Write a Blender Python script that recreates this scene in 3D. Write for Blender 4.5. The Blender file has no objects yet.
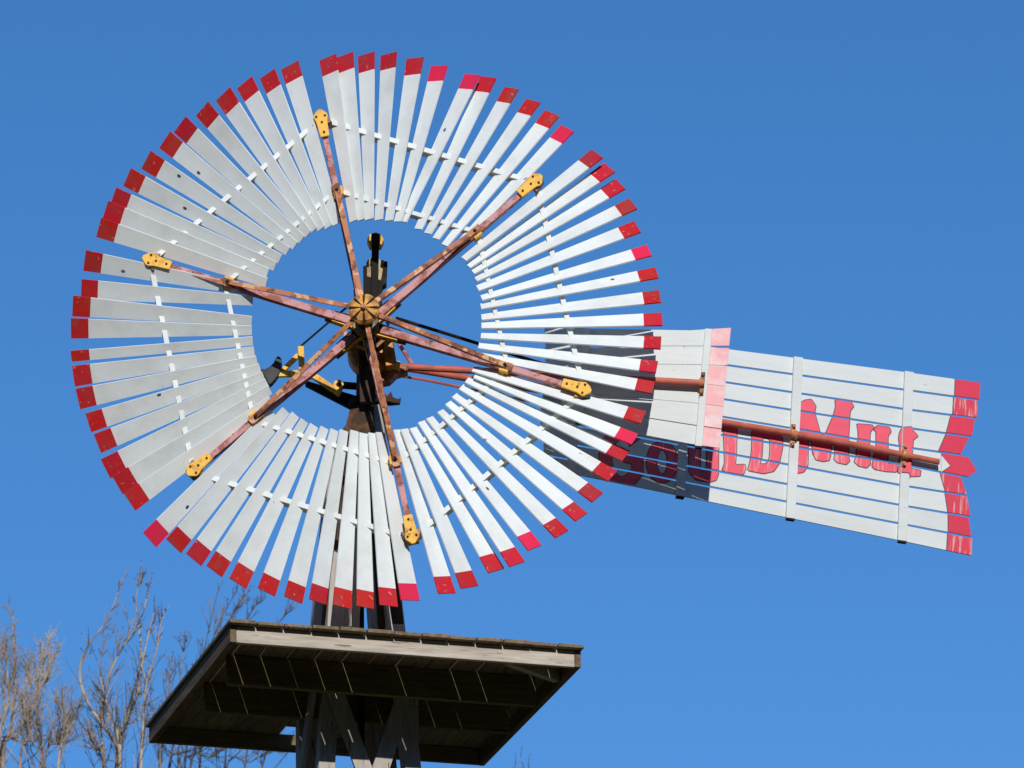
import bpy, bmesh, math, random
from mathutils import Vector, Matrix
from mathutils.geometry import tessellate_polygon
random.seed(7)
SC = bpy.context.scene
COL = SC.collection
rad = math.radians

# ------------------------------------------------------------------ camera
F_PX = 6500.0
CAM = Vector((0.0, -38.61128655, 1.6))
YAW, PIT, ROL = 0.0237898, 0.34352755, -0.01271417
fwd = Vector((math.sin(YAW)*math.cos(PIT), math.cos(YAW)*math.cos(PIT), math.sin(PIT)))
r0 = Vector((math.cos(YAW), -math.sin(YAW), 0)); u0 = r0.cross(fwd)
rgt = math.cos(ROL)*r0 + math.sin(ROL)*u0
upv = -math.sin(ROL)*r0 + math.cos(ROL)*u0
cam = bpy.data.cameras.new('camera')
cam.sensor_width = 36.0; cam.lens = F_PX/1024*36.0
cam.clip_start = 1.0; cam.clip_end = 20000
cam.dof.use_dof = True; cam.dof.focus_distance = 41.0; cam.dof.aperture_fstop = 9.0
camo = bpy.data.objects.new('camera', cam); COL.objects.link(camo)
m = Matrix.Identity(4)
for i in range(3):
    m[i][0] = rgt[i]; m[i][1] = upv[i]; m[i][2] = -fwd[i]; m[i][3] = CAM[i]
camo.matrix_world = m
SC.camera = camo

# ------------------------------------------------------------------ sky, sun, exposure
SUN_EL, SUN_AZ = rad(26.5), rad(5.0)            # azimuth measured from behind the camera towards the right
world = bpy.data.worlds.new('World'); SC.world = world; world.use_nodes = True
nt = world.node_tree; nt.nodes.clear()
sky = nt.nodes.new('ShaderNodeTexSky'); sky.sky_type = 'NISHITA'; sky.sun_disc = False
sky.sun_elevation = SUN_EL; sky.sun_rotation = math.pi - SUN_AZ
sky.altitude = 1500; sky.air_density = 0.85; sky.dust_density = 0.0; sky.ozone_density = 4.0
hs = nt.nodes.new('ShaderNodeHueSaturation'); hs.inputs['Saturation'].default_value = 1.19
bg = nt.nodes.new('ShaderNodeBackground'); bg.inputs['Strength'].default_value = 0.123
wo = nt.nodes.new('ShaderNodeOutputWorld')
nt.links.new(sky.outputs[0], hs.inputs['Color']); cap = nt.nodes.new('ShaderNodeMix'); cap.data_type = 'RGBA'; cap.blend_type = 'DARKEN'; cap.inputs[0].default_value = 1.0
cap.inputs[7].default_value = (0.9, 2.4, 5.5, 1)      # sky colour capped to remove the horizon glow and lessen fill light
nt.links.new(hs.outputs[0], cap.inputs[6]); nt.links.new(cap.outputs[2], bg.inputs['Color']); nt.links.new(bg.outputs[0], wo.inputs[0])
sun = bpy.data.lights.new('sun', 'SUN'); sun.energy = 3.2; sun.angle = rad(0.53); sun.color = (1.0, 0.97, 0.925)
suno = bpy.data.objects.new('sun', sun); COL.objects.link(suno)
to_sun = Vector((math.sin(SUN_AZ)*math.cos(SUN_EL), -math.cos(SUN_AZ)*math.cos(SUN_EL), math.sin(SUN_EL)))
suno.rotation_euler = to_sun.to_track_quat('Z', 'Y').to_euler()
suno.location = (10, -30, 40)
SC.view_settings.view_transform = 'Standard'; SC.view_settings.look = 'None'
SC.view_settings.exposure = 0.12; SC.view_settings.gamma = 1.0; SC.view_settings.use_curve_mapping = False

# ------------------------------------------------------------------ survey helper: where a line of sight meets a real plane
def sight(px, py):
    return (fwd*F_PX + rgt*(px-512) - upv*(py-384)).normalized()
def on_plane(px, py, P0, n):
    d = sight(px, py); return CAM + d*((P0-CAM).dot(n)/d.dot(n))
def at(px, py, y):
    return on_plane(px, py, Vector((0, y, 0)), Vector((0, 1, 0)))

# ------------------------------------------------------------------ materials
def mat(name, base, rough=0.6, var=None, vscale=6.0, vmap=(1, 1, 1), lo=0.42, hi=0.62, bump=0.15, bscale=30.0, metal=0.0,
        spots=None, spot_scale=3.0, spot_at=0.70, rnd=0.0, hue=0.0, spec=0.4):
    """weathered surface: base colour, a second colour in worn patches, fine grain bump, optional small marks"""
    M = bpy.data.materials.new(name); M.use_nodes = True
    t = M.node_tree; b = t.nodes['Principled BSDF']
    b.inputs['Roughness'].default_value = rough; b.inputs['Metallic'].default_value = metal
    b.inputs['Specular IOR Level'].default_value = spec
    tc = t.nodes.new('ShaderNodeTexCoord'); mp = t.nodes.new('ShaderNodeMapping'); mp.inputs['Scale'].default_value = vmap
    oi = t.nodes.new('ShaderNodeObjectInfo')
    ad = t.nodes.new('ShaderNodeVectorMath'); ad.operation = 'ADD'
    sc_ = t.nodes.new('ShaderNodeVectorMath'); sc_.operation = 'SCALE'; sc_.inputs[0].default_value = (13.1, 7.7, 5.3)
    t.links.new(oi.outputs['Random'], sc_.inputs['Scale'])
    t.links.new(tc.outputs['Object'], mp.inputs['Vector']); t.links.new(mp.outputs[0], ad.inputs[0]); t.links.new(sc_.outputs[0], ad.inputs[1])
    col = None
    def rgb(c): return (c[0], c[1], c[2], 1)
    mix = t.nodes.new('ShaderNodeMix'); mix.data_type = 'RGBA'
    mix.inputs[6].default_value = rgb(base); mix.inputs[7].default_value = rgb(var or base)
    n1 = t.nodes.new('ShaderNodeTexNoise'); n1.inputs['Scale'].default_value = vscale; n1.inputs['Detail'].default_value = 7; n1.inputs['Roughness'].default_value = 0.65
    t.links.new(ad.outputs[0], n1.inputs['Vector'])
    mr = t.nodes.new('ShaderNodeMapRange'); mr.inputs[1].default_value = lo; mr.inputs[2].default_value = hi
    t.links.new(n1.outputs[0], mr.inputs[0]); t.links.new(mr.outputs[0], mix.inputs[0]); col = mix.outputs[2]
    if spots:
        n2 = t.nodes.new('ShaderNodeTexNoise'); n2.inputs['Scale'].default_value = spot_scale*6; n2.inputs['Detail'].default_value = 3
        t.links.new(ad.outputs[0], n2.inputs['Vector'])
        m2 = t.nodes.new('ShaderNodeMapRange'); m2.inputs[1].default_value = spot_at; m2.inputs[2].default_value = spot_at+0.04
        t.links.new(n2.outputs[0], m2.inputs[0])
        mx = t.nodes.new('ShaderNodeMix'); mx.data_type = 'RGBA'; mx.inputs[7].default_value = rgb(spots)
        t.links.new(m2.outputs[0], mx.inputs[0]); t.links.new(col, mx.inputs[6]); col = mx.outputs[2]
    if rnd or hue:
        hv = t.nodes.new('ShaderNodeHueSaturation')
        a = t.nodes.new('ShaderNodeMapRange'); a.inputs[3].default_value = 1-rnd; a.inputs[4].default_value = 1+rnd
        t.links.new(oi.outputs['Random'], a.inputs[0]); t.links.new(a.outputs[0], hv.inputs['Value'])
        if hue:
            wn = t.nodes.new('ShaderNodeTexWhiteNoise'); wn.noise_dimensions = '1D'; t.links.new(oi.outputs['Random'], wn.inputs['W'])
            h = t.nodes.new('ShaderNodeMapRange'); h.inputs[3].default_value = 0.5-hue; h.inputs[4].default_value = 0.5+hue
            t.links.new(wn.outputs[0], h.inputs[0]); t.links.new(h.outputs[0], hv.inputs['Hue'])
        t.links.new(col, hv.inputs['Color']); col = hv.outputs[0]
    t.links.new(col, b.inputs['Base Color'])
    nb = t.nodes.new('ShaderNodeTexNoise'); nb.inputs['Scale'].default_value = bscale; nb.inputs['Detail'].default_value = 5
    t.links.new(ad.outputs[0], nb.inputs['Vector'])
    bp = t.nodes.new('ShaderNodeBump'); bp.inputs['Strength'].default_value = bump; bp.inputs['Distance'].default_value = 0.01
    t.links.new(nb.outputs[0], bp.inputs['Height']); t.links.new(bp.outputs[0], b.inputs['Normal'])
    return M

WHITE = mat('white_paint', (0.80, 0.83, 0.81), 0.6, (0.66, 0.675, 0.645), 3.2, (1, 1, 1), 0.46, 0.74, 0.12, 14, spots=(0.22, 0.20, 0.18), spot_scale=2.6, spot_at=0.74, rnd=0.045, spec=0.2)
WHITE_BOARD = mat('white_board_paint', (0.70, 0.73, 0.71), 0.55, (0.62, 0.645, 0.625), 2.0, (0.5, 1, 3), 0.4, 0.75, 0.15, 16, spots=(0.36, 0.33, 0.29), spot_scale=2.0, spot_at=0.75, rnd=0.03, spec=0.2)
KNOT = mat('dark_knot', (0.10, 0.13, 0.17), 0.8, (0.06, 0.06, 0.06), 20, spec=0.1)
RED = mat('red_tip_paint', (0.58, 0.016, 0.022), 0.5, (0.42, 0.045, 0.04), 7, lo=0.48, hi=0.66, bump=0.15, bscale=30, spots=(0.60, 0.22, 0.16), spot_scale=6, spot_at=0.66, rnd=0.12, hue=0.004)
BRIGHT_RED = mat('bright_red_tip_paint', (0.82, 0.024, 0.085), 0.45, (0.74, 0.03, 0.08), 8, bump=0.1, rnd=0.06)
CRIMSON = mat('crimson_paint', (0.70, 0.024, 0.07), 0.5, (0.64, 0.03, 0.07), 5, bump=0.12, rnd=0.06)
WORN_CRIMSON = mat('worn_crimson_paint', (0.68, 0.04, 0.08), 0.6, (0.78, 0.38, 0.38), 4.5, (9, 1, 0.9), 0.52, 0.62, 0.15)
LETTER = mat('letter_red_paint', (0.86, 0.10, 0.15), 0.55, (0.80, 0.09, 0.14), 6, bump=0.1)
WORN_LETTER = mat('worn_letter_red_paint', (0.84, 0.10, 0.15), 0.55, (0.84, 0.36, 0.36), 5, (9, 1, 0.8), 0.53, 0.62, bump=0.1)
OUTLINE = mat('letter_outline_paint', (0.13, 0.07, 0.075), 0.6)
PINK = mat('faded_pink_paint', (0.88, 0.42, 0.43), 0.6, (0.86, 0.62, 0.60), 4, (2, 1, 3), 0.44, 0.64, 0.15)
SPOKE = mat('faded_red_wood', (0.60, 0.28, 0.275), 0.6, (0.32, 0.085, 0.05), 8, (1, 1, 1), 0.45, 0.56, 0.25, 40, spots=(0.07, 0.028, 0.02), spot_scale=2.4, spot_at=0.62)
RUST = mat('rusty_orange_iron', (0.52, 0.19, 0.08), 0.65, (0.16, 0.055, 0.035), 11, (1, 1, 1), 0.47, 0.60, 0.3, 45, spots=(0.70, 0.40, 0.20), spot_scale=2.6, spot_at=0.56)
ROD = mat('red_oxide_rod', (0.56, 0.13, 0.08), 0.5, (0.40, 0.095, 0.06), 8, bump=0.2, spots=(0.6, 0.35, 0.25), spot_scale=5, spot_at=0.72)
YELLOW = mat('yellow_cast_iron', (0.93, 0.52, 0.06), 0.6, (0.60, 0.26, 0.04), 14, lo=0.5, hi=0.68, bump=0.2, spots=(0.16, 0.06, 0.02), spot_scale=6, spot_at=0.66)
DARK_YELLOW = mat('oily_yellow_iron', (0.36, 0.19, 0.045), 0.5, (0.05, 0.035, 0.025), 9, lo=0.44, hi=0.58, bump=0.25)
HUB = mat('rusty_yellow_hub', (0.74, 0.36, 0.055), 0.6, (0.40, 0.15, 0.03), 16, lo=0.45, hi=0.6, bump=0.4, spots=(0.09, 0.04, 0.02), spot_scale=6, spot_at=0.62)
ORANGE = mat('orange_gear_iron', (0.80, 0.29, 0.035), 0.5, (0.40, 0.15, 0.03), 10, bump=0.2, spots=(0.08, 0.04, 0.02), spot_scale=4, spot_at=0.64)
CREAM = mat('faded_cream_iron', (0.55, 0.42, 0.22), 0.6, (0.30, 0.2, 0.1), 12, bump=0.2)
BROWN_IRON = mat('brown_rusted_iron', (0.055, 0.032, 0.018), 0.75, (0.20, 0.085, 0.035), 10, lo=0.5, hi=0.68, bump=0.35, spec=0.2)
IRON = mat('dark_greasy_iron', (0.014, 0.012, 0.010), 0.75, (0.05, 0.034, 0.022), 8, lo=0.52, hi=0.72, bump=0.3, spec=0.2)
WEIGHT = mat('grey_black_iron', (0.060, 0.060, 0.058), 0.7, (0.04, 0.04, 0.04), 10, bump=0.25)
def wood(name, base, var, dirn):
    sc_ = {'x': (0.8, 9, 9), 'y': (9, 0.8, 9), 'z': (9, 9, 0.8)}[dirn]
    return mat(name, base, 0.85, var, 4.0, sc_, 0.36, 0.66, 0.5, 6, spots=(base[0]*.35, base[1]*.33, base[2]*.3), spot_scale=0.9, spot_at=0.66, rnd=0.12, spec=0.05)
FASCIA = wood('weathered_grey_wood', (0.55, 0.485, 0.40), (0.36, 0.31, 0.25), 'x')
FASCIA_SHADED = wood('weathered_brown_wood_shaded_side', (0.22, 0.15, 0.09), (0.12, 0.082, 0.05), 'y')  # side boards darker than the front: grazing-sun shade put into the colour
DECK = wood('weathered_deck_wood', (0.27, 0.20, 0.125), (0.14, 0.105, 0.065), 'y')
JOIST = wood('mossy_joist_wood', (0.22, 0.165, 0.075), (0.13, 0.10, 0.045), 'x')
TIMBER = wood('weathered_timber', (0.50, 0.45, 0.40), (0.38, 0.335, 0.29), 'z')
DARK_TIMBER = wood('dark_timber', (0.045, 0.030, 0.02), (0.09, 0.062, 0.042), 'z')  # near-black timber tone for some posts at the tower top
BARK = mat('pale_bark', (0.52, 0.41, 0.29), 0.85, (0.22, 0.165, 0.115), 3.0, (1, 1, 0.5), 0.42, 0.6, 0.3, 40, rnd=0.05, spec=0.2)
BARK_DARK = mat('dark_twig_bark', (0.10, 0.078, 0.062), 0.85, (0.32, 0.26, 0.20), 2.5, (1, 1, 0.5), 0.5, 0.62, 0.3, 40, spec=0.2)
GRASS = mat('dry_grass', (0.055, 0.062, 0.028), 0.95, (0.10, 0.085, 0.05), 0.15, bump=0.4, bscale=3, spec=0.1)

# ------------------------------------------------------------------ mesh builder
class MB:
    def __init__(s): s.v = []; s.f = []; s.m = []; s.mats = []
    def mi(s, M):
        if M not in s.mats: s.mats.append(M)
        return s.mats.index(M)
    def add(s, vs, fs, M):
        o = len(s.v); s.v += [Vector(p) for p in vs]; k = s.mi(M)
        for f in fs: s.f.append([o+i for i in f]); s.m.append(k)
    def box(s, c, sz, M, X=Vector((1, 0, 0)), Y=Vector((0, 1, 0)), Z=Vector((0, 0, 1))):
        c = Vector(c); a, b, d = X*sz[0]/2, Y*sz[1]/2, Z*sz[2]/2
        vs = [c+i*a+j*b+k*d for k in (-1, 1) for j in (-1, 1) for i in (-1, 1)]
        s.add(vs, [(0, 2, 3, 1), (4, 5, 7, 6), (0, 1, 5, 4), (2, 6, 7, 3), (0, 4, 6, 2), (1, 3, 7, 5)], M)
    def bar(s, p, q, w, d, M, face=Vector((0, -1, 0)), w2=None, d2=None):
        """rectangular bar from p to q; 'face' is the direction its broad side looks"""
        p, q = Vector(p), Vector(q); t = (q-p).normalized(); n = (face-t*face.dot(t)).normalized(); b = t.cross(n)
        w2 = w if w2 is None else w2; d2 = d if d2 is None else d2
        vs = []
        for c, ww, dd in ((p, w, d), (q, w2, d2)):
            vs += [c-b*ww/2-n*dd/2, c+b*ww/2-n*dd/2, c+b*ww/2+n*dd/2, c-b*ww/2+n*dd/2]
        s.add(vs, [(3, 2, 1, 0), (4, 5, 6, 7), (0, 1, 5, 4), (1, 2, 6, 5), (2, 3, 7, 6), (3, 0, 4, 7)], M)
    def tube(s, pts, rs, M, n=8, cap=True):
        pts = [Vector(p) for p in pts]; rings = []; o = len(s.v); k = s.mi(M)
        for i, p in enumerate(pts):
            t = (pts[min(i+1, len(pts)-1)]-pts[max(i-1, 0)])
            if t.length < 1e-9: t = Vector((0, 0, 1))
            t.normalize(); a = Vector((0, 0, 1)) if abs(t.z) < .9 else Vector((1, 0, 0))
            x = t.cross(a).normalized(); y = t.cross(x)
            r = rs[i] if isinstance(rs, (list, tuple)) else rs
            for j in range(n):
                g = 2*math.pi*j/n; s.v.append(p+x*r*math.cos(g)+y*r*math.sin(g))
        for i in range(len(pts)-1):
            for j in range(n):
                j2 = (j+1) % n
                s.f.append([o+i*n+j, o+i*n+j2, o+(i+1)*n+j2, o+(i+1)*n+j]); s.m.append(k)
        if cap:
            s.f.append([o+j for j in range(n)][::-1]); s.m.append(k)
            s.f.append([o+(len(pts)-1)*n+j for j in range(n)]); s.m.append(k)
    def prism(s, poly, off, M):
        """closed outline (list of points) extruded by vector off"""
        poly = [Vector(p) for p in poly]; off = Vector(off); n = len(poly)
        tris = tessellate_polygon([poly])
        s.add(poly+[p+off for p in poly], [tuple(t) for t in tris]+[tuple(i+n for i in t[::-1]) for t in tris]
              + [(i, (i+1) % n, (i+1) % n+n, i+n) for i in range(n)], M)
    def strip(s, top, bot, off, mats):
        """a plank given by matching points along its two long edges, thickness off, a material per stretch"""
        n = len(top); off = Vector(off)
        vs = [Vector(p) for p in top]+[Vector(p) for p in bot]+[Vector(p)+off for p in top]+[Vector(p)+off for p in bot]
        for i in range(n-1):
            a, b, c, d = i, i+1, n+i+1, n+i; e = 2*n
            s.add([vs[k] for k in (a, b, c, d, a+e, b+e, c+e, d+e)],
                  [(0, 1, 2, 3), (7, 6, 5, 4), (0, 4, 5, 1), (3, 2, 6, 7)]+([(0, 3, 7, 4)] if i == 0 else [])+([(1, 5, 6, 2)] if i == n-2 else []), mats[i])
    def build(s, name, parent=None, loc=None, smooth=False, bevel=0, frame=None, recalc=True):
        me = bpy.data.meshes.new(name)
        bm = bmesh.new()
        bv = [bm.verts.new(p) for p in s.v]
        for f, k in zip(s.f, s.m):
            try:
                q = bm.faces.new([bv[i] for i in f]); q.material_index = k; q.smooth = smooth
            except ValueError: pass
        bmesh.ops.remove_doubles(bm, verts=bm.verts, dist=1e-5)
        if recalc: bmesh.ops.recalc_face_normals(bm, faces=bm.faces)
        bm.to_mesh(me); bm.free()
        for M in s.mats: me.materials.append(M)
        o = bpy.data.objects.new(name, me); COL.objects.link(o)
        if parent: o.parent = parent
        if loc is not None: o.location = loc
        if frame is not None: o.matrix_local = frame
        if bevel:
            b = o.modifiers.new('bevel', 'BEVEL'); b.width = bevel; b.segments = 2; b.limit_method = 'ANGLE'; b.angle_limit = rad(40)
        return o
def tag(o, label=None, cat=None, group=None, kind=None):
    for k, v in (('label', label), ('category', cat), ('group', group), ('kind', kind)):
        if v: o[k] = v
    return o
def empty(name, loc, rz=0):
    o = bpy.data.objects.new(name, None); COL.objects.link(o); o.location = loc; o.rotation_euler = (0, 0, rz); o.empty_display_size = .3
    return o

# ------------------------------------------------------------------ ground
g = MB()
N = 48
ring = lambda R: [(R*math.cos(2*math.pi*i/N), R*math.sin(2*math.pi*i/N), 0) for i in range(N)]
def added_hill(R, h):          # level field; added unseen rise behind the camera blocks low-sky fill light
    return [(x, y, h*max(0.0, min(1.0, (-y/R+.35)/.9))) for x, y, z in ring(R)]
vs = [(0, 0, 0)]+added_hill(70, 0)+added_hill(170, 66)+added_hill(6000, 300)
fs = [(0, 1+i, 1+(i+1) % N) for i in range(N)]
for k in (0, 1): fs += [(1+k*N+i, 1+(k+1)*N+i, 1+(k+1)*N+(i+1) % N, 1+k*N+(i+1) % N) for i in range(N)]
g.add(vs, fs, GRASS)
tag(g.build('ground'), kind='structure')

# ------------------------------------------------------------------ wooden tower with its square platform (local frame turned with the platform)
TX, TY = -0.042, 0.42
PW = 2.221; HP = PW/2; ZB = 13.4266            # fascia bottom
FH = 0.108; ZD = ZB+FH                          # underside of the deck boards
tower = empty('wooden_tower', (TX, TY, 0), 0.25675)
tag(tower, 'weathered grey timber tower with a square plank platform under the windmill wheel', 'tower')
half = lambda z: 0.090+0.082*(15.25-z)          # half-spread of the four legs
T0, LY = 15.18, 0.11
for sx in (-1, 1):
    for sy in (-1, 1):
        l = MB(); a, b = half(0), half(T0)
        l.bar((sx*a, sy*a+LY, 0), (sx*b, sy*b+LY, T0), 0.105, 0.105, TIMBER, Vector((0, -1, 0)))
        l.build('leg', tower, bevel=.004)
# platform edge boards
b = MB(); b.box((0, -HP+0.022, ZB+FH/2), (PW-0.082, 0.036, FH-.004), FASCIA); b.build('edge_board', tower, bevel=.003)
b = MB(); b.box((0, HP-0.022, ZB+FH/2), (PW-0.082, 0.036, FH-.004), JOIST); b.build('edge_board', tower, bevel=.003)  # shade under the deck put into this rear board's darker colour
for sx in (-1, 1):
    b = MB(); b.box((sx*(HP-0.020), 0, ZB+FH/2), (0.038, PW, FH-.003), FASCIA_SHADED); b.build('edge_board', tower, bevel=.003)
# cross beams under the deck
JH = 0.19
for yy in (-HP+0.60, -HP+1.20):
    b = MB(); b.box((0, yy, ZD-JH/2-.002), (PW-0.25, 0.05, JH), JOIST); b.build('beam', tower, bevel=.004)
# corner brace, right front
b = MB(); b.bar((HP-.46, -HP+.06, ZB+.03), (HP-.06, -HP+.34, ZB+.03), .05, .05, FASCIA, Vector((0, 0, 1))); b.build('brace', tower)
# deck boards running front to back, narrow gaps between them, one cut short at the back for the ladder hole
R_t = Matrix.Rotation(-0.25675, 3, 'Z')
def tower_local(px, py, z):
    P = on_plane(px, py, Vector((0, 0, z)), Vector((0, 0, 1))); return R_t @ (P-Vector((TX, TY, 0)))
h0, h1 = tower_local(279, 731, ZD), tower_local(303, 731, ZD)
rnd = random.Random(5)
nb = 13; bw = (PW+0.03)/nb
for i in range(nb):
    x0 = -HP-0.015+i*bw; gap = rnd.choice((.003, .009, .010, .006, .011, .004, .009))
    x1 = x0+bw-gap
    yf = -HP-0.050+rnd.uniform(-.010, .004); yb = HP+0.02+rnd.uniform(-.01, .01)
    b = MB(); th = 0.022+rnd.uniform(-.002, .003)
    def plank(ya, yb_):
        cl = lambda y: (gap-.003)*min(1, max(0, (y+HP)/(2*HP)*1.6-.2))      # gaps shaped to close towards the back, keeping light off the rear beam
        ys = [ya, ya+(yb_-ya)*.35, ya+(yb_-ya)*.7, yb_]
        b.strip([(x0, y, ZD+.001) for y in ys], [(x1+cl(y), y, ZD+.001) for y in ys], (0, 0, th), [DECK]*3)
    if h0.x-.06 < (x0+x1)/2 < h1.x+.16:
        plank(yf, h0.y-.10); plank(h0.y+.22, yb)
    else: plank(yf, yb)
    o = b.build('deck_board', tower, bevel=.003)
# X brace on each side of the legs, under the platform and lower down
def face_brace(z0, z1, k, flip, wdt=.105):
    """one diagonal board on side k of the tower"""
    e = Matrix.Rotation(k*math.pi/2, 3, 'Z'); s = -1 if flip else 1
    off = .078+(.026 if flip else 0)
    p = e @ Vector((-s*(half(z0)-.01), -half(z0)-off, z0)); q = e @ Vector((s*(half(z1)-.02), -half(z1)-off, z1))
    p.y += LY; q.y += LY
    m_ = MB(); m_.bar(p, q, wdt, .025, TIMBER, e @ Vector((0, -1, 0))); m_.build('brace', tower, bevel=.002)
for k in range(4):
    face_brace(13.46, 11.75, k, False); face_brace(13.46, 11.75, k, True)
    z = 11.7
    for dz in (2.0, 2.4, 2.8, 3.2):
        face_brace(z, z-dz, k, False); face_brace(z, z-dz, k, True)
        e = Matrix.Rotation(k*math.pi/2, 3, 'Z'); hh = half(z)+.053
        m_ = MB(); m_.bar(e @ Vector((-hh, -half(z)-.066, z))+Vector((0, LY, 0)), e @ Vector((hh, -half(z)-.066, z))+Vector((0, LY, 0)), .10, .025, TIMBER, e @ Vector((0, -1, 0))); m_.build('rail', tower)
        z -= dz
# dark boards and the pump pole that fill the narrow top of the tower
def yloc(px, py, y):                               # world point -> tower frame
    P = at(px, py, y); return R_t @ (P-Vector((TX, TY, 0)))
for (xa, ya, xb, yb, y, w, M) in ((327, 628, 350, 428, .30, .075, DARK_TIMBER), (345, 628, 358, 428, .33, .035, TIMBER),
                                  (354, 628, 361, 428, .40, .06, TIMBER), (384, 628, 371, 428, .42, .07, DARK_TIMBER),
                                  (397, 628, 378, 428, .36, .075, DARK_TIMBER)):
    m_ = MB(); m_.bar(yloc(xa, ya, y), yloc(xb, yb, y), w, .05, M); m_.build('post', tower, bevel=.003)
m_ = MB(); m_.tube([(0, 0, 0.3), (0, 0, 15.0)], .022, IRON); m_.build('pump_pole', tower)

# ------------------------------------------------------------------ windmill: head, wheel, tail vane, side vane
WC = Vector((0, 0, 15.8093)); WA = -0.0418154
mill = empty('windmill', (TX, TY, 15.0))
tag(mill, 'old farm windmill with white red-tipped slat wheel and red lettered tail', 'windmill')
ML = mill.location.copy()
def wl(px, py, y): return at(px, py, y)-ML         # point in the windmill's frame at depth y
# --- wheel; local frame: x right, y back, z up
wheel_frame = Matrix.Translation(WC-ML) @ Matrix.Rotation(WA, 4, 'Z')
wn = Vector((math.sin(WA), -math.cos(WA), 0))
def wpt(px, py):
    P = on_plane(px, py, WC, wn)-WC
    return Vector((P.x*math.cos(WA)+P.y*math.sin(WA), 0, P.z))
RA, TH = 1.40, 1.7675186
FRONT = Vector((0, -1, 0))
w = MB()
w.tube([(0, -.27, 0), (0, .32, 0)], .045, IRON, 16)
w.tube([(0, -.05, 0), (0, .06, 0)], .085, DARK_YELLOW, 18)
for i in range(6):
    t = TH-i*math.pi/3; d = Vector((math.cos(t), 0, math.sin(t))); s_ = Vector((-d.z, 0, d.x))
    w.bar(d*.06+Vector((0, .045, 0)), d*.27+Vector((0, .045, 0)), .075, .03, DARK_YELLOW, w2=.06)      # socket behind the spoke
    for sg in (-1, 1):
        w.bar(d*.07+s_*sg*.036+Vector((0, .01, 0)), d*.22+s_*sg*.032+Vector((0, .01, 0)), .010, .05, YELLOW if sg*s_.z < 0 else IRON, w2=.008)
wheel = w.build('wheel', mill, frame=wheel_frame, bevel=.003)
# hub cap with eight petals
h = MB(); n = 48; prof = []
HN = -.327
rr = [(0.0, -.030), (.020, -.030), (.024, -.018), (.085, -.008), (.100, .008), (.100, .035), (.07, .05), (0, .05)]
vv = []; ff = []
for k, (r_, y_) in enumerate(rr):
    for j in range(n):
        a = 2*math.pi*j/n; ph = (j % 6)
        dip = (.014 if ph == 0 else .0) if 0 < k < 6 and r_ > .022 else 0
        sh = (1-.10 if ph == 0 else 1-.02*abs(ph-3)/3) if k in (3, 4, 5) else 1
        vv.append((r_*sh*math.cos(a), HN+y_+dip, r_*sh*math.sin(a)))
for k in range(len(rr)-1):
    for j in range(n): ff.append((k*n+j, k*n+(j+1) % n, (k+1)*n+(j+1) % n, (k+1)*n+j))
h.add(vv, ff, HUB); hub = h.build('hub_cap', wheel)
gm = MB()
for j in range(8):
    a = 2*math.pi*j/8; gm.bar((.026*math.cos(a), HN-.0145, .026*math.sin(a)), (.088*math.cos(a), HN-.003, .088*math.sin(a)), .011, .006, IRON)
gm.tube([(0, HN-.02, 0), (0, HN-.045, 0)], .016, RUST, 6)
gm.build('hub_bolt', wheel)
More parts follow.
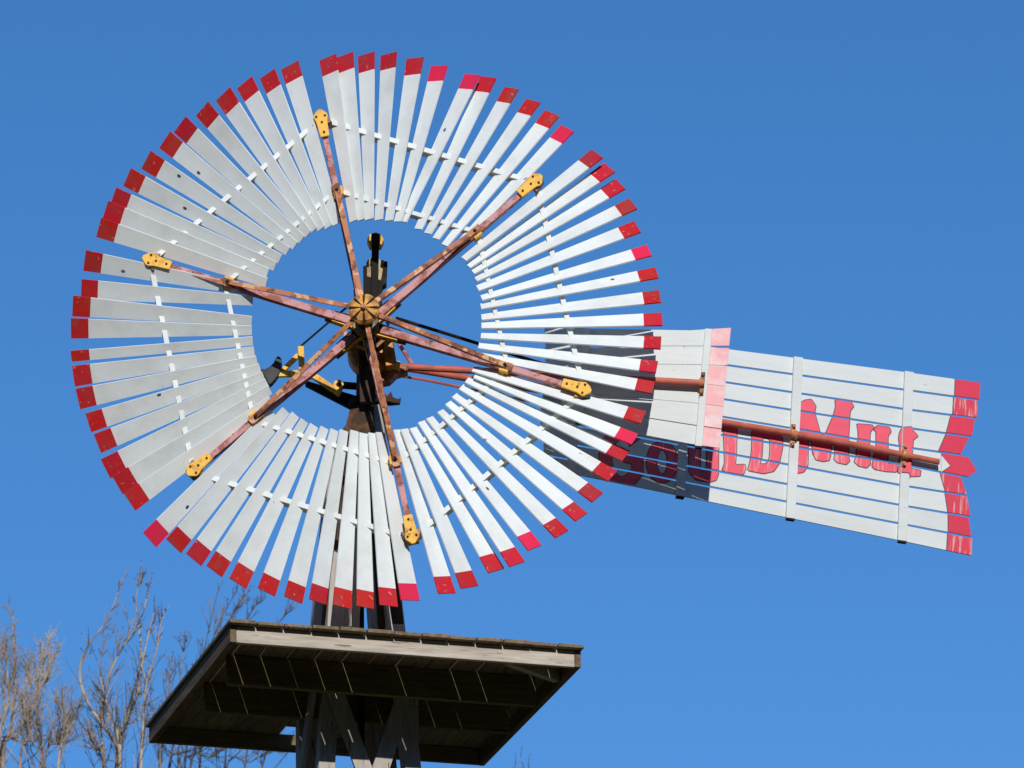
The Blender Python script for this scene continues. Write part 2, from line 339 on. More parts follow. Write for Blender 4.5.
# spokes, front braces, castings
for i in range(6):
    t = TH-i*math.pi/3; d = Vector((math.cos(t), 0, math.sin(t))); s_ = Vector((-d.z, 0, d.x))
    m_ = MB(); m_.bar(d*.10, d*(RA-.03), .052, .055, SPOKE, FRONT, w2=.036, d2=.05); m_.build('spoke', wheel, bevel=.004)
    m_ = MB(); p = d*.085+Vector((0, -.285, 0)); q = d*.93+Vector((0, -.052, 0))
    m_.bar(p, q, .030, .010, RUST, FRONT)
    m_.bar(p-s_*.014+Vector((0, .012, 0)), q-s_*.014+Vector((0, .012, 0)), .005, .026, RUST, FRONT)       # the angle iron's second leg
    m_.build('brace_rod', wheel)
    m_ = MB(); c = d*.925
    m_.bar(d*.87+Vector((0, -.036, 0)), d*.975+Vector((0, -.034, 0)), .052, .024, RUST, FRONT)
    m_.bar(c-s_*.040+Vector((0, -.01, 0)), c-s_*.022+Vector((0, -.01, 0)), .06, .07, YELLOW, FRONT)
    m_.bar(c+s_*.022+Vector((0, .0, 0)), c+s_*.034+Vector((0, .0, 0)), .045, .05, HUB, FRONT)
    m_.tube([c+Vector((0, -.045, 0)), c+Vector((0, -.066, 0))], .013, IRON, 6)
    m_.build('brace_clamp', wheel, bevel=.003)
    m_ = MB()
    outl = [(1.305, -.029), (1.305, .029), (1.41, .036), (1.445, .046), (1.462, .043), (1.497, .010), (1.497, -.010), (1.462, -.043), (1.445, -.046), (1.41, -.036)]
    m_.prism([d*r_+s_*x_+Vector((0, -.048, 0)) for r_, x_ in outl], (0, .022, 0), YELLOW)
    m_.bar(d*1.40+Vector((0, -.0, 0)), d*1.485+Vector((0, -.0, 0)), .13, .05, DARK_YELLOW, FRONT, w2=.07)
    for (r_, x_) in ((1.335, 0), (1.405, .0), (1.447, .028), (1.447, -.028)):
        m_.tube([d*r_+s_*x_+Vector((0, -.045, 0)), d*r_+s_*x_+Vector((0, -.056, 0))], .0085, BROWN_IRON, 6)
    m_.build('tip_casting', wheel, bevel=.003)
    # girts: straight notched rails from spoke to spoke
    t2 = t-math.pi/3; d2 = Vector((math.cos(t2), 0, math.sin(t2)))
    for r_, wd, dp in ((1.448, .032, .092), (.945, .028, .070)):
        m_ = MB(); p, q = d*r_, d2*r_; e = (q-p).normalized()
        p, q = p+Vector((0, .047*r_/1.425, 0)), q+Vector((0, .047*r_/1.425, 0)); m_.bar(p+e*.045, q-e*.045, wd, dp, WHITE, FRONT); m_.build('girt', wheel, bevel=.002)
    for sg, r_ in ((.3, .12),):
        m_ = MB(); m_.bar(d*.16+Vector((0, .02, 0)), d2*.16+Vector((0, .02, 0)), .02, .012, RUST); m_.build('hub_strap', wheel)
# blades: measured tip centre and inner end of each of the 72 slats, section by section
TIPS = [
 [(329,64.9),(345.2,62.9),(366.5,62),(388.5,62),(414,66.4),(437.5,73.7),(469.1,81.9),(485.2,84.5),(507.8,95.7),(528.9,108),(547.3,119.4),(562,134.3)],
 [(590.8,159.3),(602.8,172.2),(613.4,188.3),(625.7,207.4),(629.5,230.2),(641.2,252.8),(648.5,274.8),(651.5,297.3),(653.5,319.9),(652.3,343),(648.3,366.3),(644.8,386.2)],
 [(634.9,415.5),(626.7,436.6),(618,453),(605,472.4),(590.4,492.6),(574.8,511.9),(555.8,528.3),(529.4,541.2),(512.4,557.6),(491.9,563.5),(466.4,579.6),(444.5,585.5)],
 [(408.7,591.9),(387.9,597.8),(365.1,599.2),(342.6,598.4),(318.9,594),(295.1,591.9),(269.1,584),(241.5,575.8),(218.7,564.1),(198.7,552.9),(179.1,539.5),(155.7,533.9)],
 [(136.6,496.7),(124.9,480.6),(113.2,464.5),(105.4,440.1),(96.6,420.2),(86.4,397.3),(82,374.8),(79.9,355.7),(79.6,328.2),(81.4,306.8),(89.9,289.8),(93.1,262)],
 [(106.9,229.9),(113.3,213.5),(120.9,200.6),(134.7,181.2),(153.2,164.5),(171.3,144.9),(186,130.2),(207.4,114.7),(227.6,100.9),(248.4,89.8),(270.4,81),(292,72.8)]]
INNER = [
 [(353.9,220.8),(361.3,219.9),(369.5,219.3),(378.9,220.2),(389.1,221),(398,221.7),(403.2,221.7),(418.4,229),(427.8,234),(436,239.2),(444.8,245.1),(453.5,250.5)],
 [(464,259.5),(468.3,266),(472.7,271.8),(475.7,279.2),(477.7,288.8),(481.5,298.2),(480.9,307),(481.5,317.2),(481.5,326),(480.9,336.3),(478.6,345.7),(477,355.3)],
 [(473,369),(474.7,376),(466.5,380.5),(461,387.4),(454,395.3),(447.8,402.9),(440,411),(429.2,417.6),(421,422),(413,427.8),(404,429.3),(396.9,429.9)],
 [(379.8,432.3),(372.3,433.5),(363.4,433.5),(354.4,430.8),(343.9,430.8),(334.3,430),(324.4,427.5),(314,425.4),(304.5,420.8),(295.5,414.8),(286,410.5),(272.4,412)],
 [(271.5,399.7),(269.8,389.4),(266.9,382.1),(263.6,375.7),(260.1,368),(256.9,360.1),(254.3,351.3),(252.8,341),(251.9,330.2),(251.9,321.2),(252.8,300.7),(253.4,291.3)],
 [(266.6,282.5),(268,273),(275.3,266.4),(280.3,259.2),(288,251.5),(295.3,245.7),(302,239.8),(308.5,234),(314.3,230.5),(321.6,229),(329,226.9),(336.9,224)]]
BRIGHT = {(0, 5), (0, 6), (0, 11), (1, 5), (2, 1), (3, 11), (3, 0), (2, 7)}
rb = random.Random(11)
PITCH = 35.0
KNOTS = {(5, 4): (.80, .75), (5, 5): (.72, .25), (5, 3): (.62, .5), (0, 6): (.62, .4), (2, 7): (.55, .5), (3, 11): (.72, .25), (4, 11): (.78, .3), (4, 4): (.58, .85), (1, 6): (.75, .35)}
for s in range(6):
    for k in range(12):
        c, q = wpt(*TIPS[s][k]), wpt(*INNER[s][k])
        d = (c-q).normalized()
        tip = c+d*.055
        tang = Vector((-d.z, 0, d.x))
        p = rad(PITCH+rb.uniform(-2.5, 2.5)); tw = rad(rb.uniform(-2, 2))
        dy = rb.uniform(-.006, .006)
        L = (tip-q).length; wo_ = (.070 if (s, k) == (4, 7) else .133)+rb.uniform(-.006, .006); wi_ = .060+rb.uniform(-.003, .003)
        redl = .112+rb.uniform(-.006, .008)
        us = [0, .25, .5, .75, 1-redl/L, 1]
        top, bot, nn = [], [], None
        for u in us:
            ang = p+tw*(u-.5)
            wd = (wi_+(wo_-wi_)*u)/2
            wv = tang*math.cos(ang)+Vector((0, 1, 0))*math.sin(ang)
            o_ = q+d*(L*u)+Vector((0, dy, 0))
            top.append(o_+wv*wd); bot.append(o_-wv*wd)
        nv = d.cross(tang*math.cos(p)+Vector((0, 1, 0))*math.sin(p)).normalized()
        if nv.y > 0: nv = -nv
        th = .010
        top = [x+nv*th/2 for x in top]; bot = [x+nv*th/2 for x in bot]
        m_ = MB(); m_.strip(top, bot, -nv*th, [WHITE]*4+[BRIGHT_RED if (s, k) in BRIGHT else RED])
        if (s, k) in KNOTS:          # knot holes in the slats
            u_, v_ = KNOTS[(s, k)]; i0 = min(3, int(u_*4)); f_ = u_*4-i0
            tt = top[i0].lerp(top[i0+1], f_); bb = bot[i0].lerp(bot[i0+1], f_); c_ = tt.lerp(bb, v_)+nv*.0008
            e2 = (tt-bb).normalized()
            m_.add([c_+d*.012*math.cos(a)*1.2+e2*.010*math.sin(a) for a in [2*math.pi*j/9 for j in range(9)]], [tuple(range(9))], KNOT)
        m_.build('blade', wheel)

# --- vane planes: frame x along the boards, z across them, y back
def vane_frame(P0, yaw, sag):
    u = Vector((math.cos(yaw)*math.cos(sag), math.sin(yaw)*math.cos(sag), -math.sin(sag)))
    nb_ = Vector((-math.sin(yaw), math.cos(yaw), 0)); v = u.cross(nb_)
    if v.z < 0: v = -v
    M = Matrix.Identity(4)
    for i in range(3): M[i][0] = u[i]; M[i][1] = nb_[i]; M[i][2] = v[i]; M[i][3] = P0[i]
    return M
def vpt_fn(M):
    inv = M.inverted(); P0 = M.translation; nrm = Vector((M[0][1], M[1][1], M[2][1]))
    def f(px, py, y=0.0):
        P = on_plane(px, py, P0+nrm*y, nrm); return inv @ P
    return f
P_T = at(396, 366, .50); TM = vane_frame(P_T, rad(14.5), rad(5.25)); tp = vpt_fn(TM)
P_V = at(396, 366, .40); VM = vane_frame(P_V, rad(-4.0), rad(6.0)); vp = vpt_fn(VM)
loc = lambda M: Matrix.Translation(-ML) @ M

# --- tail vane
t_ = MB()
pr = [tp(402, 367.5, -.05), tp(560, 393.5, -.05), tp(725, 422.5, -.05), tp(830, 440, -.05), tp(939, 462, -.05)]
t_.tube(pr, [.022, .022, .022, .022, .020], ROD, 14)
tail = t_.build('tail_vane', mill, frame=loc(TM), smooth=False)
# board edges, left end first: (x, y) in order left end, batten, right end for each gap line
X0 = [545, 546, 546, 545, 543, 541, 541, 544, 554, 556]
LINES = [((732, 349.7), (905, 372), (980.5, 382.7)), ((732, 365.8), (905, 389.8), (979, 400)), ((730.8, 383), (903.6, 409), (977, 418.3)),
         ((728.7, 400), (905, 427.6), (972.5, 437)), ((727.8, 417.6), (902, 446.7), (960.8, 455)), ((724, 435.3), (899.4, 463.8), (968, 477.5)),
         ((716.6, 451.4), (899, 485), (966.6, 495.4)), ((716.6, 471), (899, 504.9), (970, 516.8)), ((715, 487.7), (897.8, 523.2), (972, 537.5)),
         ((714.6, 502.6), (902, 540.7), (971.6, 555.4))]
def line_at(i, x):
    (xa, ya), (xb, yb), (xc, yc) = LINES[i]
    return ya+(yb-ya)/(xb-xa)*(x-xa) if x < xb else yb+(yc-yb)/(xc-xb)*(x-xb)
#          white/red seam x (top, bottom), right end x (top, bottom), red paint
ENDS = [(954.6, 953.9, 980.5, 979.3, CRIMSON), (953, 952, 978, 977, WORN_CRIMSON), (950, 945.7, 975, 972, CRIMSON), (945.2, 938, 969, 961, CRIMSON),
        (941, 941, 968.6, 968.6, CRIMSON), (939.4, 944.4, 961, 966.5, WORN_CRIMSON), (944.4, 947, 967.3, 970.6, WORN_CRIMSON), (947.5, 947.5, 968.6, 971, CRIMSON), (947, 946, 972.4, 971.6, WORN_CRIMSON)]
GAP = .015
def zoff(p, dz): return Vector((p.x, p.y, p.z+dz))
for i in range(9):
    a, b_, c, d, paint = ENDS[i]
    tw_ = rb.uniform(-.002, .002)
    xt = [X0[i], 730, 800, 905, a, a+1.1, c]; xb = [X0[i], 730, 800, 905, b_, b_+1.1, d]
    top = [zoff(tp(x, line_at(i, x)), -GAP/2 if i else 0) for x in xt]
    bot = [zoff(tp(x, line_at(i+1, x)), GAP/2 if i < 8 else 0) for x in xb]
    if i == 4:      # the arrow board
        top.append(tp(976.5, 470.0)); bot.append(tp(976.5, 470.6)); 
    m_ = MB(); m_.strip(top, bot, (0, .011, 0), [WHITE_BOARD]*4+[OUTLINE]+[paint]*(len(top)-6))
    if i == 4:
        for grow, y_, M in ((1.2, -.0012, OUTLINE), (0, -.0024, WHITE_BOARD)):
            pts = [tp(941-.0+.2, 455.3-grow*.0), tp(950+grow, 465.8), tp(941.2, 472.0+grow*.0)]
            m_.prism([Vector((p.x, y_, p.z)) for p in pts], (0, .0005, 0), M)
    o = m_.build('board', tail)
    if i in (1, 5, 6, 8): o['label'] = 'white tail board with worn streaky red end'
    if i == 4: o['label'] = 'white tail board with red arrow head end'
# battens in front of the boards
for (xt, yt, xb, yb, wd) in ((798.3, 357.5, 790.3, 518.5, .062), (909, 372, 902, 541, .062), (688, 343, 680, 496.5, .058), (580, 328, 571, 476, .055)):
    m_ = MB(); p, q = tp(xt, yt, -.013), tp(xb, yb, -.013)
    m_.bar(p, q, wd, .022, WHITE_BOARD, Vector((0, -1, 0)), w2=wd)
    m_.box((q.x, q.y+.002, q.z-.008), (wd*.9, .03, .012), IRON); m_.build('batten', tail, bevel=.002)
# rod clamps
for (x, y) in ((793.5, 434.8), (905, 455)):
    m_ = MB(); c = tp(x, y, -.045)
    m_.box((c.x, -.030, c.z), (.028, .012, .155), RUST)
    m_.tube([c+Vector((-.02, -.003, 0)), c+Vector((.02, -.003, 0))], .031, RUST, 14)
    for dz in (-.062, .062): m_.tube([(c.x, -.034, c.z+dz), (c.x, -.052, c.z+dz)], .012, RUST, 6)
    m_.build('rod_clamp', tail)
# lettering, painted across the boards so the gaps cut through it
def z5(pts): return [(790+.13672*x, 390+.13672*y) for x, y in pts]
def z4(pts): return [(715+.15625*x, 390+.15625*y) for x, y in pts]
def z3(pts): return [(630+.1692*x, 380+.1692*y) for x, y in pts]
def arc(cx, cy, rx, ry, a0, a1, n): return [(cx+rx*math.cos(rad(a0+(a1-a0)*k/n)), cy-ry*math.sin(rad(a0+(a1-a0)*k/n))) for k in range(n+1)]
LET = [
 ([arc(622, 458, 23, 31, 40, 330, 26)+[(643, 476), (643, 458), (624, 455), (624, 462), (632, 464), (632, 471)]+arc(622, 458, 10.5, 19, 318, 40, 22)], LETTER),
 ([arc(662, 462, 15.5, 21, 0, 350, 26), arc(662, 462, 5.5, 12.5, 0, 350, 18)], LETTER),
 ([z3([(345, 330), (415, 345), (413, 520), (430, 548), (452, 520), (455, 350), (522, 365), (521, 560), (508, 592), (470, 603), (390, 590), (350, 545)])], LETTER),
 ([z4([(52, 225), (140, 240), (135, 400), (128, 480), (190, 478), (196, 502), (180, 540), (120, 542), (45, 515), (62, 470), (60, 400)])], LETTER),
 ([z4([(238, 255), (360, 270), (430, 300), (432, 360), (425, 400), (410, 470), (375, 520), (310, 535), (210, 515), (225, 460), (235, 380)]), z4([(305, 300), (350, 315), (353, 370), (348, 440), (325, 475), (285, 475), (300, 420)])], LETTER),
 ([z5([(75, 95), (110, 76), (155, 70), (188, 120), (178, 165), (222, 325), (243, 332), (265, 310), (320, 180), (335, 120), (330, 80), (345, 72), (440, 85), (465, 120), (438, 155), (428, 330), (425, 480), (435, 520), (410, 545), (345, 530), (322, 505), (330, 470), (330, 400), (300, 395), (295, 480), (285, 515), (240, 522), (190, 510), (178, 485), (165, 460), (160, 375), (132, 370), (130, 460), (128, 560), (98, 600), (46, 610), (60, 430)])], LETTER),
 ([z5([(490, 250), (600, 258), (612, 275), (585, 310), (578, 450), (580, 500), (588, 540), (560, 570), (500, 555), (470, 525), (485, 490), (490, 400), (500, 340), (497, 290)])], LETTER),
 ([z5([(620, 280), (640, 262), (725, 275), (738, 305), (715, 340), (715, 470), (712, 540), (780, 545), (780, 600), (700, 595), (620, 580), (600, 560), (612, 500), (630, 420), (630, 310), (615, 292)])], LETTER),
 ([z5([(800, 320), (815, 285), (880, 280), (935, 338), (900, 365), (895, 430), (885, 540), (880, 575), (955, 590), (950, 630), (870, 632), (865, 612), (788, 606), (800, 540), (805, 420), (795, 360)])], LETTER)]
def clip(poly, a, b, c, keep_pos):
    out = []; n = len(poly)
    for i in range(n):
        p, q = poly[i], poly[(i+1) % n]
        dp = a*p[0]+b*p[1]+c; dq = a*q[0]+b*q[1]+c
        if not keep_pos: dp, dq = -dp, -dq
        if dp >= 0: out.append(p)
        if dp*dq < 0:
            t = dp/(dp-dq); out.append((p[0]+(q[0]-p[0])*t, p[1]+(q[1]-p[1])*t))
    return out
def offset(poly, dist):
    n = len(poly); area = sum(poly[i][0]*poly[(i+1) % n][1]-poly[(i+1) % n][0]*poly[i][1] for i in range(n)); sg = 1 if area > 0 else -1
    res = []
    for i in range(n):
        p0, p1, p2 = Vector(poly[i-1]), Vector(poly[i]), Vector(poly[(i+1) % n])
        e1 = (p1-p0).normalized(); e2 = (p2-p1).normalized()
        n1 = Vector((e1.y, -e1.x))*sg; n2 = Vector((e2.y, -e2.x))*sg
        mv = (n1+n2); mv = mv.normalized() if mv.length > .2 else n1
        k = min(1/max(.5, mv.dot(n1)), 2); q = p1+mv*dist*k
        res.append((q.x, q.y))
    return res
def edge_line(i):
    p, q = tp(LINES[i][0][0], LINES[i][0][1]), tp(LINES[i][1][0], LINES[i][1][1])
    if True: return p.x, p.z, q.x, q.z
BANDS = []
for i in range(9):
    ln = []
    for j, dz in ((i, -GAP/2), (i+1, GAP/2)):
        x0, z0, x1, z1 = edge_line(j); z0 += dz; z1 += dz
        # a*x+b*z+c = z - line
        k = (z1-z0)/(x1-x0); ln.append((-k, 1.0, k*x0-z0))
    BANDS.append(ln)
BT, BB = tp(909, 372), tp(902, 541); BK = (BB.x-BT.x)/(BB.z-BT.z)
BLEFT = (1.0, -BK, -(BT.x-BK*BT.z)+.0325); BRIGHT_EDGE = (1.0, -BK, -(BT.x-BK*BT.z)-.0325)
def area2(p): return abs(sum(p[i][0]*p[(i+1) % len(p)][1]-p[(i+1) % len(p)][0]*p[i][1] for i in range(len(p))))/2
def soften(p):           # round the brush-painted corners a little
    out = []
    for i in range(len(p)):
        a, b = p[i], p[(i+1) % len(p)]
        out += [(a[0]*.90+b[0]*.10, a[1]*.90+b[1]*.10), (a[0]*.10+b[0]*.90, a[1]*.10+b[1]*.90)]
    return out
for loops, paint in LET:
    loops = [soften(lp) if len(lp) < 50 else lp for lp in loops]
    m_ = MB()
    L2 = [[(lambda v: (v.x, v.z))(tp(x, y)) for x, y in lp] for lp in loops]
    for y_, grow, M in ((-.0016, .0062, OUTLINE), (-.0032, 0.0, None)):
        lp = [offset(L2[0], grow)] + [offset(h_, -grow) for h_ in L2[1:]]
        flat = [p for l in lp for p in l]
        for tr in tessellate_polygon([[Vector((x, z, 0)) for x, z in l] for l in lp]):
            tri = [flat[k] for k in tr]
            pc = clip(tri, *BLEFT, True); pc = clip(pc, *BRIGHT_EDGE, False) if len(pc) > 2 else []
            if len(pc) > 2 and area2(pc) > 1e-8: m_.add([(x, y_-.0245, z) for x, z in pc], [tuple(range(len(pc)))], M or LETTER)
            for bi, (lt, lb) in enumerate(BANDS):
                pc = clip(tri, *lt, False); pc = clip(pc, *lb, True) if len(pc) > 2 else []
                if len(pc) > 2 and area2(pc) > 1e-8:
                    MM = M or (WORN_LETTER if bi in (5, 6) else LETTER)
                    m_.add([(x, y_, z) for x, z in pc], [tuple(range(len(pc)))], MM)
    # give every painted piece a front that faces the viewer
    o = m_.build('letter', tail, recalc=False)
    for pl in o.data.polygons:
        if pl.normal.y > 0: pl.flip()

# --- side vane, fixed behind the wheel
v_ = MB()
pv = [vp(398, 366.5, -.045), vp(500, 372, -.045), vp(660, 380.8, -.045), vp(703, 383.2, -.045)]
v_.tube(pv, .022, ROD, 14)
side = v_.build('side_vane', mill, frame=loc(VM))
VL = [[328.5, 330.3, 328.3], [347, 346.8, 346.8], [363.5, 365, 365.8], [378, 383, 386], [393, 402.6, 406.6], [406.5, 424.5, 429], [421.5, 443.6, 448.3]]   # at x = 575, 690, 722
def vline(i, x):
    a, b_, c = VL[i]
    return a+(b_-a)*(x-575)/115 if x < 690 else b_+(c-b_)*(x-690)/32
def vend(i): return 731-(731-719.5)*i/6
def vseam(i): return 708.5-(708.5-698.5)*i/6
VG = .011
vx0 = [571, 570, 568, 564, 561, 560, 568]
for i in range(6):
    g0 = VG/2*rb.choice((.6, 1, 1.4)) if i else 0; g1 = VG/2*rb.choice((.6, 1, 1.4)) if i < 5 else 0
    xt = [vx0[i], 620, 690, vseam(i), vend(i)]; xb = [vx0[i], 620, 690, vseam(i+1), vend(i+1)]
    top = [zoff(vp(x, vline(i, x)), -g0) for x in xt]; bot = [zoff(vp(x, vline(i+1, x)), g1) for x in xb]
    m_ = MB(); m_.strip(top, bot, (0, .009, 0), [WHITE_BOARD]*3+[PINK]); o = m_.build('board', side)
    o['label'] = 'white side vane board with faded pink end'
for (xt, yt, xb, yb) in ((708.8, 329.2, 698.6, 446.5), (588, 329, 579, 422)):
    m_ = MB(); p, q = vp(xt, yt, -.014), vp(xb, yb, -.014); m_.bar(p, q, .045, .024, WHITE_BOARD)
    m_.box((q.x, q.y, q.z-.008), (.045, .03, .014), IRON); m_.build('batten', side, bevel=.002)
m_ = MB(); c = vp(702.3, 383.2, -.04)
m_.box((c.x, -.034, c.z), (.026, .014, .15), RUST)
for dz in (-.058, .058): m_.tube([(c.x, -.038, c.z+dz), (c.x, -.056, c.z+dz)], .012, RUST, 6)
m_.tube([c+Vector((-.02, -.003, 0)), c+Vector((.014, -.003, 0))], .031, RUST, 14)
m_.build('rod_clamp', side)

# --- head: mast, gear case, castings
YH = .40
m_ = MB(); m_.tube([wl(368, 432, YH), wl(368, 395, YH), wl(368, 330, YH), wl(369, 300, YH)], [.085, .078, .068, .062], BROWN_IRON, 14)
m_.tube([wl(368, 407, YH), wl(368, 401, YH)], .125, IRON, 16); m_.build('mast', mill, bevel=.003)
m_ = MB(); c = wl(371, 350, .26)
m_.tube([c+Vector((0, -.02, 0)), c, c+Vector((0, .14, 0)), c+Vector((0, .16, 0))], [.130, .150, .150, .12], ORANGE, 28)
for k in range(8):
    a = 2*math.pi*k/8; m_.tube([c+Vector((.135*math.cos(a), -.012, .135*math.sin(a))), c+Vector((.135*math.cos(a), -.032, .135*math.sin(a)))], .011, RUST, 6)
m_.build('gear_case', mill, bevel=.004)
m_ = MB()
for p in ([(384, 338), (391, 337), (395, 352), (397, 364), (386, 366), (383, 352)],):
    m_.prism([wl(x, y, .17) for x, y in p], (0, .10, 0), ORANGE)
m_.build('gear_cover', mill, bevel=.006)
m_ = MB()
m_.prism([wl(x, y, .14) for x, y in [(358, 322), (382, 322), (379, 340), (376, 372), (375, 402), (360, 402), (359, 372)]], (0, .05, 0), BROWN_IRON)
m_.build('head_plate', mill, bevel=.004)
m_ = MB()       # the bracket that carries both vane rods
m_.prism([wl(x, y, .30) for x, y in [(376, 360), (388, 358), (396, 363), (408, 365.5), (408, 370), (397, 373), (390, 380), (378, 382)]], (0, .12, 0), RUST)
m_.tube([wl(386, 364, .28), wl(400, 366, .28)], .030, YELLOW, 12)
m_.build('rod_bracket', mill, bevel=.005)
m_ = MB(); m_.prism([wl(x, y, .38) for x, y in [(376, 393), (384, 392), (387, 396), (391, 391), (393, 397), (398, 399), (401, 397), (400, 403), (390, 404), (376, 403)]], (0, .04, 0), BROWN_IRON)
m_.build('furl_lug', mill, bevel=.003)
m_ = MB(); m_.prism([wl(x, y, .22) for x, y in [(350, 409), (374, 406), (375, 434), (342, 434), (346, 424)]], (0, .20, 0), BROWN_IRON)
m_.build('hood', mill, bevel=.006)
m_ = MB(); m_.bar(wl(377, 406, .28), wl(379, 436, .28), .075, .06, TIMBER); m_.build('mast_post', mill, bevel=.003)
# pump rod yoke standing up behind the hub
YY = .34
m_ = MB(); m_.bar(wl(374, 322, YY), wl(375.5, 237, YY), .046, .05, IRON); m_.build('pump_rod', mill, bevel=.004)
m_ = MB()
c = wl(375.4, 241.5, YY+.045)
m_.tube([c+Vector((0, -.03, 0)), c+Vector((0, .05, 0))], .054, YELLOW, 8)
m_.box(wl(375.4, 241.3, YY-.01), (.050, .06, .090), IRON); m_.build('rod_head', mill, bevel=.004)
m_ = MB()
m_.prism([wl(x, y, YY+.02) for x, y in [(366.5, 262), (369, 258), (372.5, 258), (372.5, 279), (366, 278)]], (0, .05, 0), CREAM)
m_.prism([wl(x, y, YY+.02) for x, y in [(378, 259), (384, 260), (384, 283), (378, 281)]], (0, .05, 0), CREAM)
m_.prism([wl(x, y, YY) for x, y in [(363, 266), (367, 265), (367, 276), (381, 280), (384, 261), (387.5, 261), (386.5, 283), (382.5, 286), (382, 312), (363.5, 300)]], (0, .09, 0), IRON)
m_.build('guide_yoke', mill, bevel=.003)
# furling lever with its iron counterweight
YL = .46
Zx = lambda pts: [(250+.11719*x, 320+.11719*y) for x, y in pts]
lv = MB()
def lbar(a, b_, w_, M, y=YL, w2=None): (p, q) = Zx([a, b_]); lv.bar(wl(*p, y), wl(*q, y), w_, .03, M, w2=w2)
lbar((245, 468), (412, 300), .030, YELLOW, YL+.02); lbar((433, 228), (443, 425), .038, YELLOW, YL-.01); lbar((240, 462), (420, 458), .040, YELLOW, YL)
lbar((540, 475), (775, 635), .040, YELLOW, YL-.02); lbar((400, 470), (560, 590), .028, DARK_YELLOW, YL+.02)
lbar((480, 545), (900, 715), .035, IRON, YL+.01, .10); lbar((770, 555), (940, 568), .042, IRON, YL-.01)
lbar((400, 455), (560, 485), .034, DARK_YELLOW, YL)
(p,) = Zx([(755, 550)]); c = wl(*p, YL-.03); lv.tube([c, c+Vector((0, .05, 0))], .034, YELLOW, 14)
lv.tube([c+Vector((0, -.004, 0)), c+Vector((0, .01, 0))], .016, IRON, 10)
lever = lv.build('furling_lever', mill, bevel=.003)
m_ = MB(); m_.prism([wl(x, y, YL-.03) for x, y in Zx([(80, 415), (125, 418), (165, 398), (200, 365), (222, 320), (238, 304), (262, 318), (272, 350), (270, 400), (250, 455), (215, 505), (180, 545), (158, 545), (135, 495)])], (0, .07, 0), WEIGHT)
m_.build('counterweight', lever, bevel=.006)
def wire(pts, r, M, name='wire'):
    m_ = MB(); m_.tube([wl(x, y, d) for x, y, d in pts], r, M, 6); m_.build(name, mill)
wire([(301, 346, .46), (326, 324.5, .44), (352, 303, .40)], .007, IRON)
wire([(396, 318, .36), (420, 325.5, .42), (470, 341, .55), (532, 360.5, .72), (590, 378, .84)], .011, IRON)
wire([(388, 374.5, .44), (420, 379, .5), (460, 387, .58), (520, 399.5, .72), (572, 410, .80)], .0085, ROD)
wire([(399, 344, .34), (412, 364, .36)], .013, SPOKE, 'stay_rod')

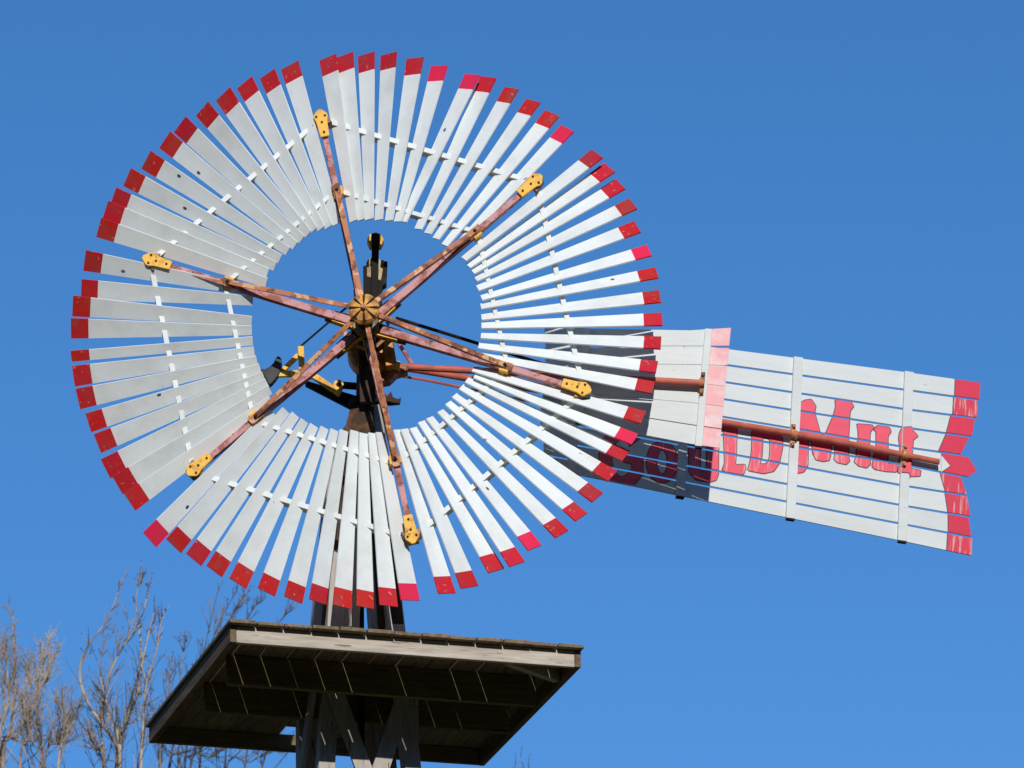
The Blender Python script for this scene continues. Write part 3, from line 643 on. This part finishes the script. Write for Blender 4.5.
# ------------------------------------------------------------------ bare trees behind the platform
def make_tree(seed, depth, leaders, label, bark, twigbark, base_px, n_tw=(26, 36), tw_len=(.22, .75)):
    R = random.Random(seed)
    pts0 = [at(x, 768, depth) for x in base_px]
    bx = sum(p.x for p in pts0)/len(pts0)
    ztop = at(base_px[0], 600, depth).z; zf = ztop-9.0
    root = empty('bare_tree', (bx, depth, 0)); O = root.location.copy()
    tag(root, label, 'tree', 'bare trees behind the platform')
    tk = MB(); tpts = [Vector((R.uniform(-.15, .15)*k/5, R.uniform(-.15, .15)*k/5, zf*k/6)) for k in range(7)]
    tk.tube(tpts, [.24-.024*k for k in range(7)], bark, 10); tk.build('trunk', root, smooth=True)
    fork = tpts[-1]
    br = MB(); tw = MB()
    def curve(P, n):           # smooth resample of a list of points
        out = []
        for i in range(len(P)-1):
            p0, p1, p2, p3 = P[max(i-1, 0)], P[i], P[i+1], P[min(i+2, len(P)-1)]
            for k in range(n):
                t = k/n
                out.append(.5*((2*p1)+(p2-p0)*t+(2*p0-5*p1+4*p2-p3)*t*t+(3*p1-p0-3*p2+p3)*t**3))
        out.append(P[-1]); return out
    def twig(p, d, L, r, lev):
        n = 5; q = [p]; dd = d.copy(); 
        for k in range(n):
            dd = (dd+Vector((R.gauss(0, .11), R.gauss(0, .11), R.gauss(.06, .09)))).normalized()
            q.append(q[-1]+dd*L/n)
        tw.tube(q, [r*(1-.62*k/n) for k in range(n+1)], twigbark if R.random() < .6 else bark, 4)
        if lev > 0:
            for k in range(R.randint(1, 3)):
                i = R.randint(1, n-1); s = (q[i+1]-q[i]).normalized()
                a = Vector((R.gauss(0, 1), R.gauss(0, 1), R.gauss(.2, .5))); a = (a-s*a.dot(s)).normalized()
                twig(q[i], (s*.8+a*R.uniform(.35, .75)).normalized(), L*R.uniform(.35, .7), r*.65, lev-1)
        else:
            for k in range(2, n+1):
                if R.random() < .3:                       # buds
                    o_ = q[k]+Vector((R.gauss(0, .004), R.gauss(0, .004), 0)); tw.tube([o_, o_+Vector((R.gauss(0, .008), R.gauss(0, .008), .018))], [.0052, .002], twigbark, 4)
    for pix, r in leaders:
        dz = R.uniform(-.5, .5)
        P = [at(x, y, depth+dz*(.3+.7*k/len(pix)))-O for k, (x, y) in enumerate(pix)][::-1]     # base first
        low = P[0]+Vector((0, 0, -2.2)); low.x = low.x*.8
        P = [fork, fork*.55+low*.45+Vector((0, 0, .6)), low]+P
        C = curve(P, 6); n = len(C); nv = 6*3
        def rad_at(i):
            return .07+(r*1.15-.07)*i/nv if i < nv else r*(1.15-.92*(i-nv)/(n-nv))
        br.tube(C, [rad_at(i) for i in range(n)], bark if R.random() < .65 else twigbark, 6)
        twig(C[-1], (C[-1]-C[-2]).normalized(), .16, .0048, 0)
        for k in range(9):                                # shoots on the lower limb
            i = R.randint(5, nv-1); s = (C[i+1]-C[i]).normalized()
            a = Vector((R.gauss(0, 1), R.gauss(0, 1), R.gauss(.3, .3))); a = (a-s*a.dot(s)).normalized()
            twig(C[i], (s*.8+a*R.uniform(.4, .8)).normalized(), R.uniform(.4, 1.0), R.uniform(.006, .010), 1)
        for k in range(R.randint(*n_tw)):
            i = R.randint(nv, n-2); u = max(0, (i-nv))/(n-nv); s = (C[i+1]-C[i]).normalized()
            a = Vector((R.gauss(0, 1), R.gauss(0, 1), R.gauss(.1, .4))); a = (a-s*a.dot(s)).normalized()
            twig(C[i], (s*.9+a*R.uniform(.3, .7)+Vector((0, 0, .25))).normalized(), R.uniform(*tw_len)*(1.05-.8*u), R.uniform(.0040, .0068), 1)
    br.build('limbs', root, smooth=True, recalc=False); t_o = tw.build('twigs', root, recalc=False)
    return root
make_tree(3, 26, [([(13, 616), (14, 660), (14, 700), (9, 736), (3, 765)], .018), ([(48, 639), (44, 662), (38, 689), (37, 718), (40, 747), (42, 765)], .017),
                  ([(57, 651), (46, 676), (35, 700), (18, 736), (0, 758)], .017), ([(79, 706), (59, 741), (44, 767)], .012), ([(30, 662), (27, 700), (28, 740), (20, 767)], .013),
                  ([(-6, 622), (-4, 690), (-8, 768)], .015), ([(62, 700), (66, 735), (58, 768)], .012), ([(4, 650), (8, 700), (-4, 766)], .013)],
          'bare pale tan tree top at the left edge, dense upright twigs', BARK, BARK, [0, 40], (38, 50))
make_tree(8, 24, [([(123, 577), (108, 618), (85, 651), (80, 677), (88, 703), (102, 724), (117, 747), (120, 767)], .018), ([(141, 577), (136, 604), (141, 657), (129, 706), (120, 741), (119, 767)], .015),
                  ([(149, 586), (141, 618), (117, 657), (105, 692), (101, 736), (104, 767)], .016), ([(154, 613), (143, 660), (138, 692), (126, 724), (117, 752)], .016),
                  ([(161, 616), (157, 648), (145, 692), (143, 736), (141, 767)], .014), ([(103, 640), (101, 680), (112, 722), (118, 755)], .013), ([(90, 735), (96, 750), (104, 768)], .010)],
          'bare dark tree with a bowed leader, left of the platform', BARK, BARK_DARK, [100, 140], (20, 30), (.18, .6))
make_tree(5, 30, [([(217, 594), (209, 628), (195, 690), (170, 767)], .010), ([(236, 593), (222, 617), (205, 665), (185, 767)], .010), ([(245, 597), (232, 615), (215, 660), (200, 767)], .010),
                  ([(262, 598), (249, 616), (235, 650), (225, 767)], .010), ([(290, 606), (268, 650), (245, 767)], .010), ([(185, 640), (178, 690), (160, 767)], .011),
                  ([(300, 740), (285, 752), (262, 768)], .009), ([(232, 742), (212, 757), (190, 772)], .009), ([(205, 746), (190, 757), (168, 772)], .009), ([(275, 750), (250, 762), (225, 775)], .008), ([(158, 738), (168, 755), (182, 775)], .009), ([(172, 662), (168, 700), (160, 768)], .009), ([(194, 668), (187, 705), (178, 768)], .009), ([(150, 690), (157, 735), (160, 768)], .008)],
          'bare thin-twigged tree behind the platform corner, partly hidden by it', BARK_DARK, BARK_DARK, [170, 240], (14, 22), (.15, .5))
make_tree(12, 34, [([(521, 757), (524, 772), (522, 800)], .010), ([(515, 766), (512, 785), (518, 810)], .009), ([(529, 768), (531, 785), (525, 812)], .009)],
          'tip of a bare tree just showing right of the platform underside', BARK_DARK, BARK_DARK, [520, 525], (3, 5), (.08, .15))
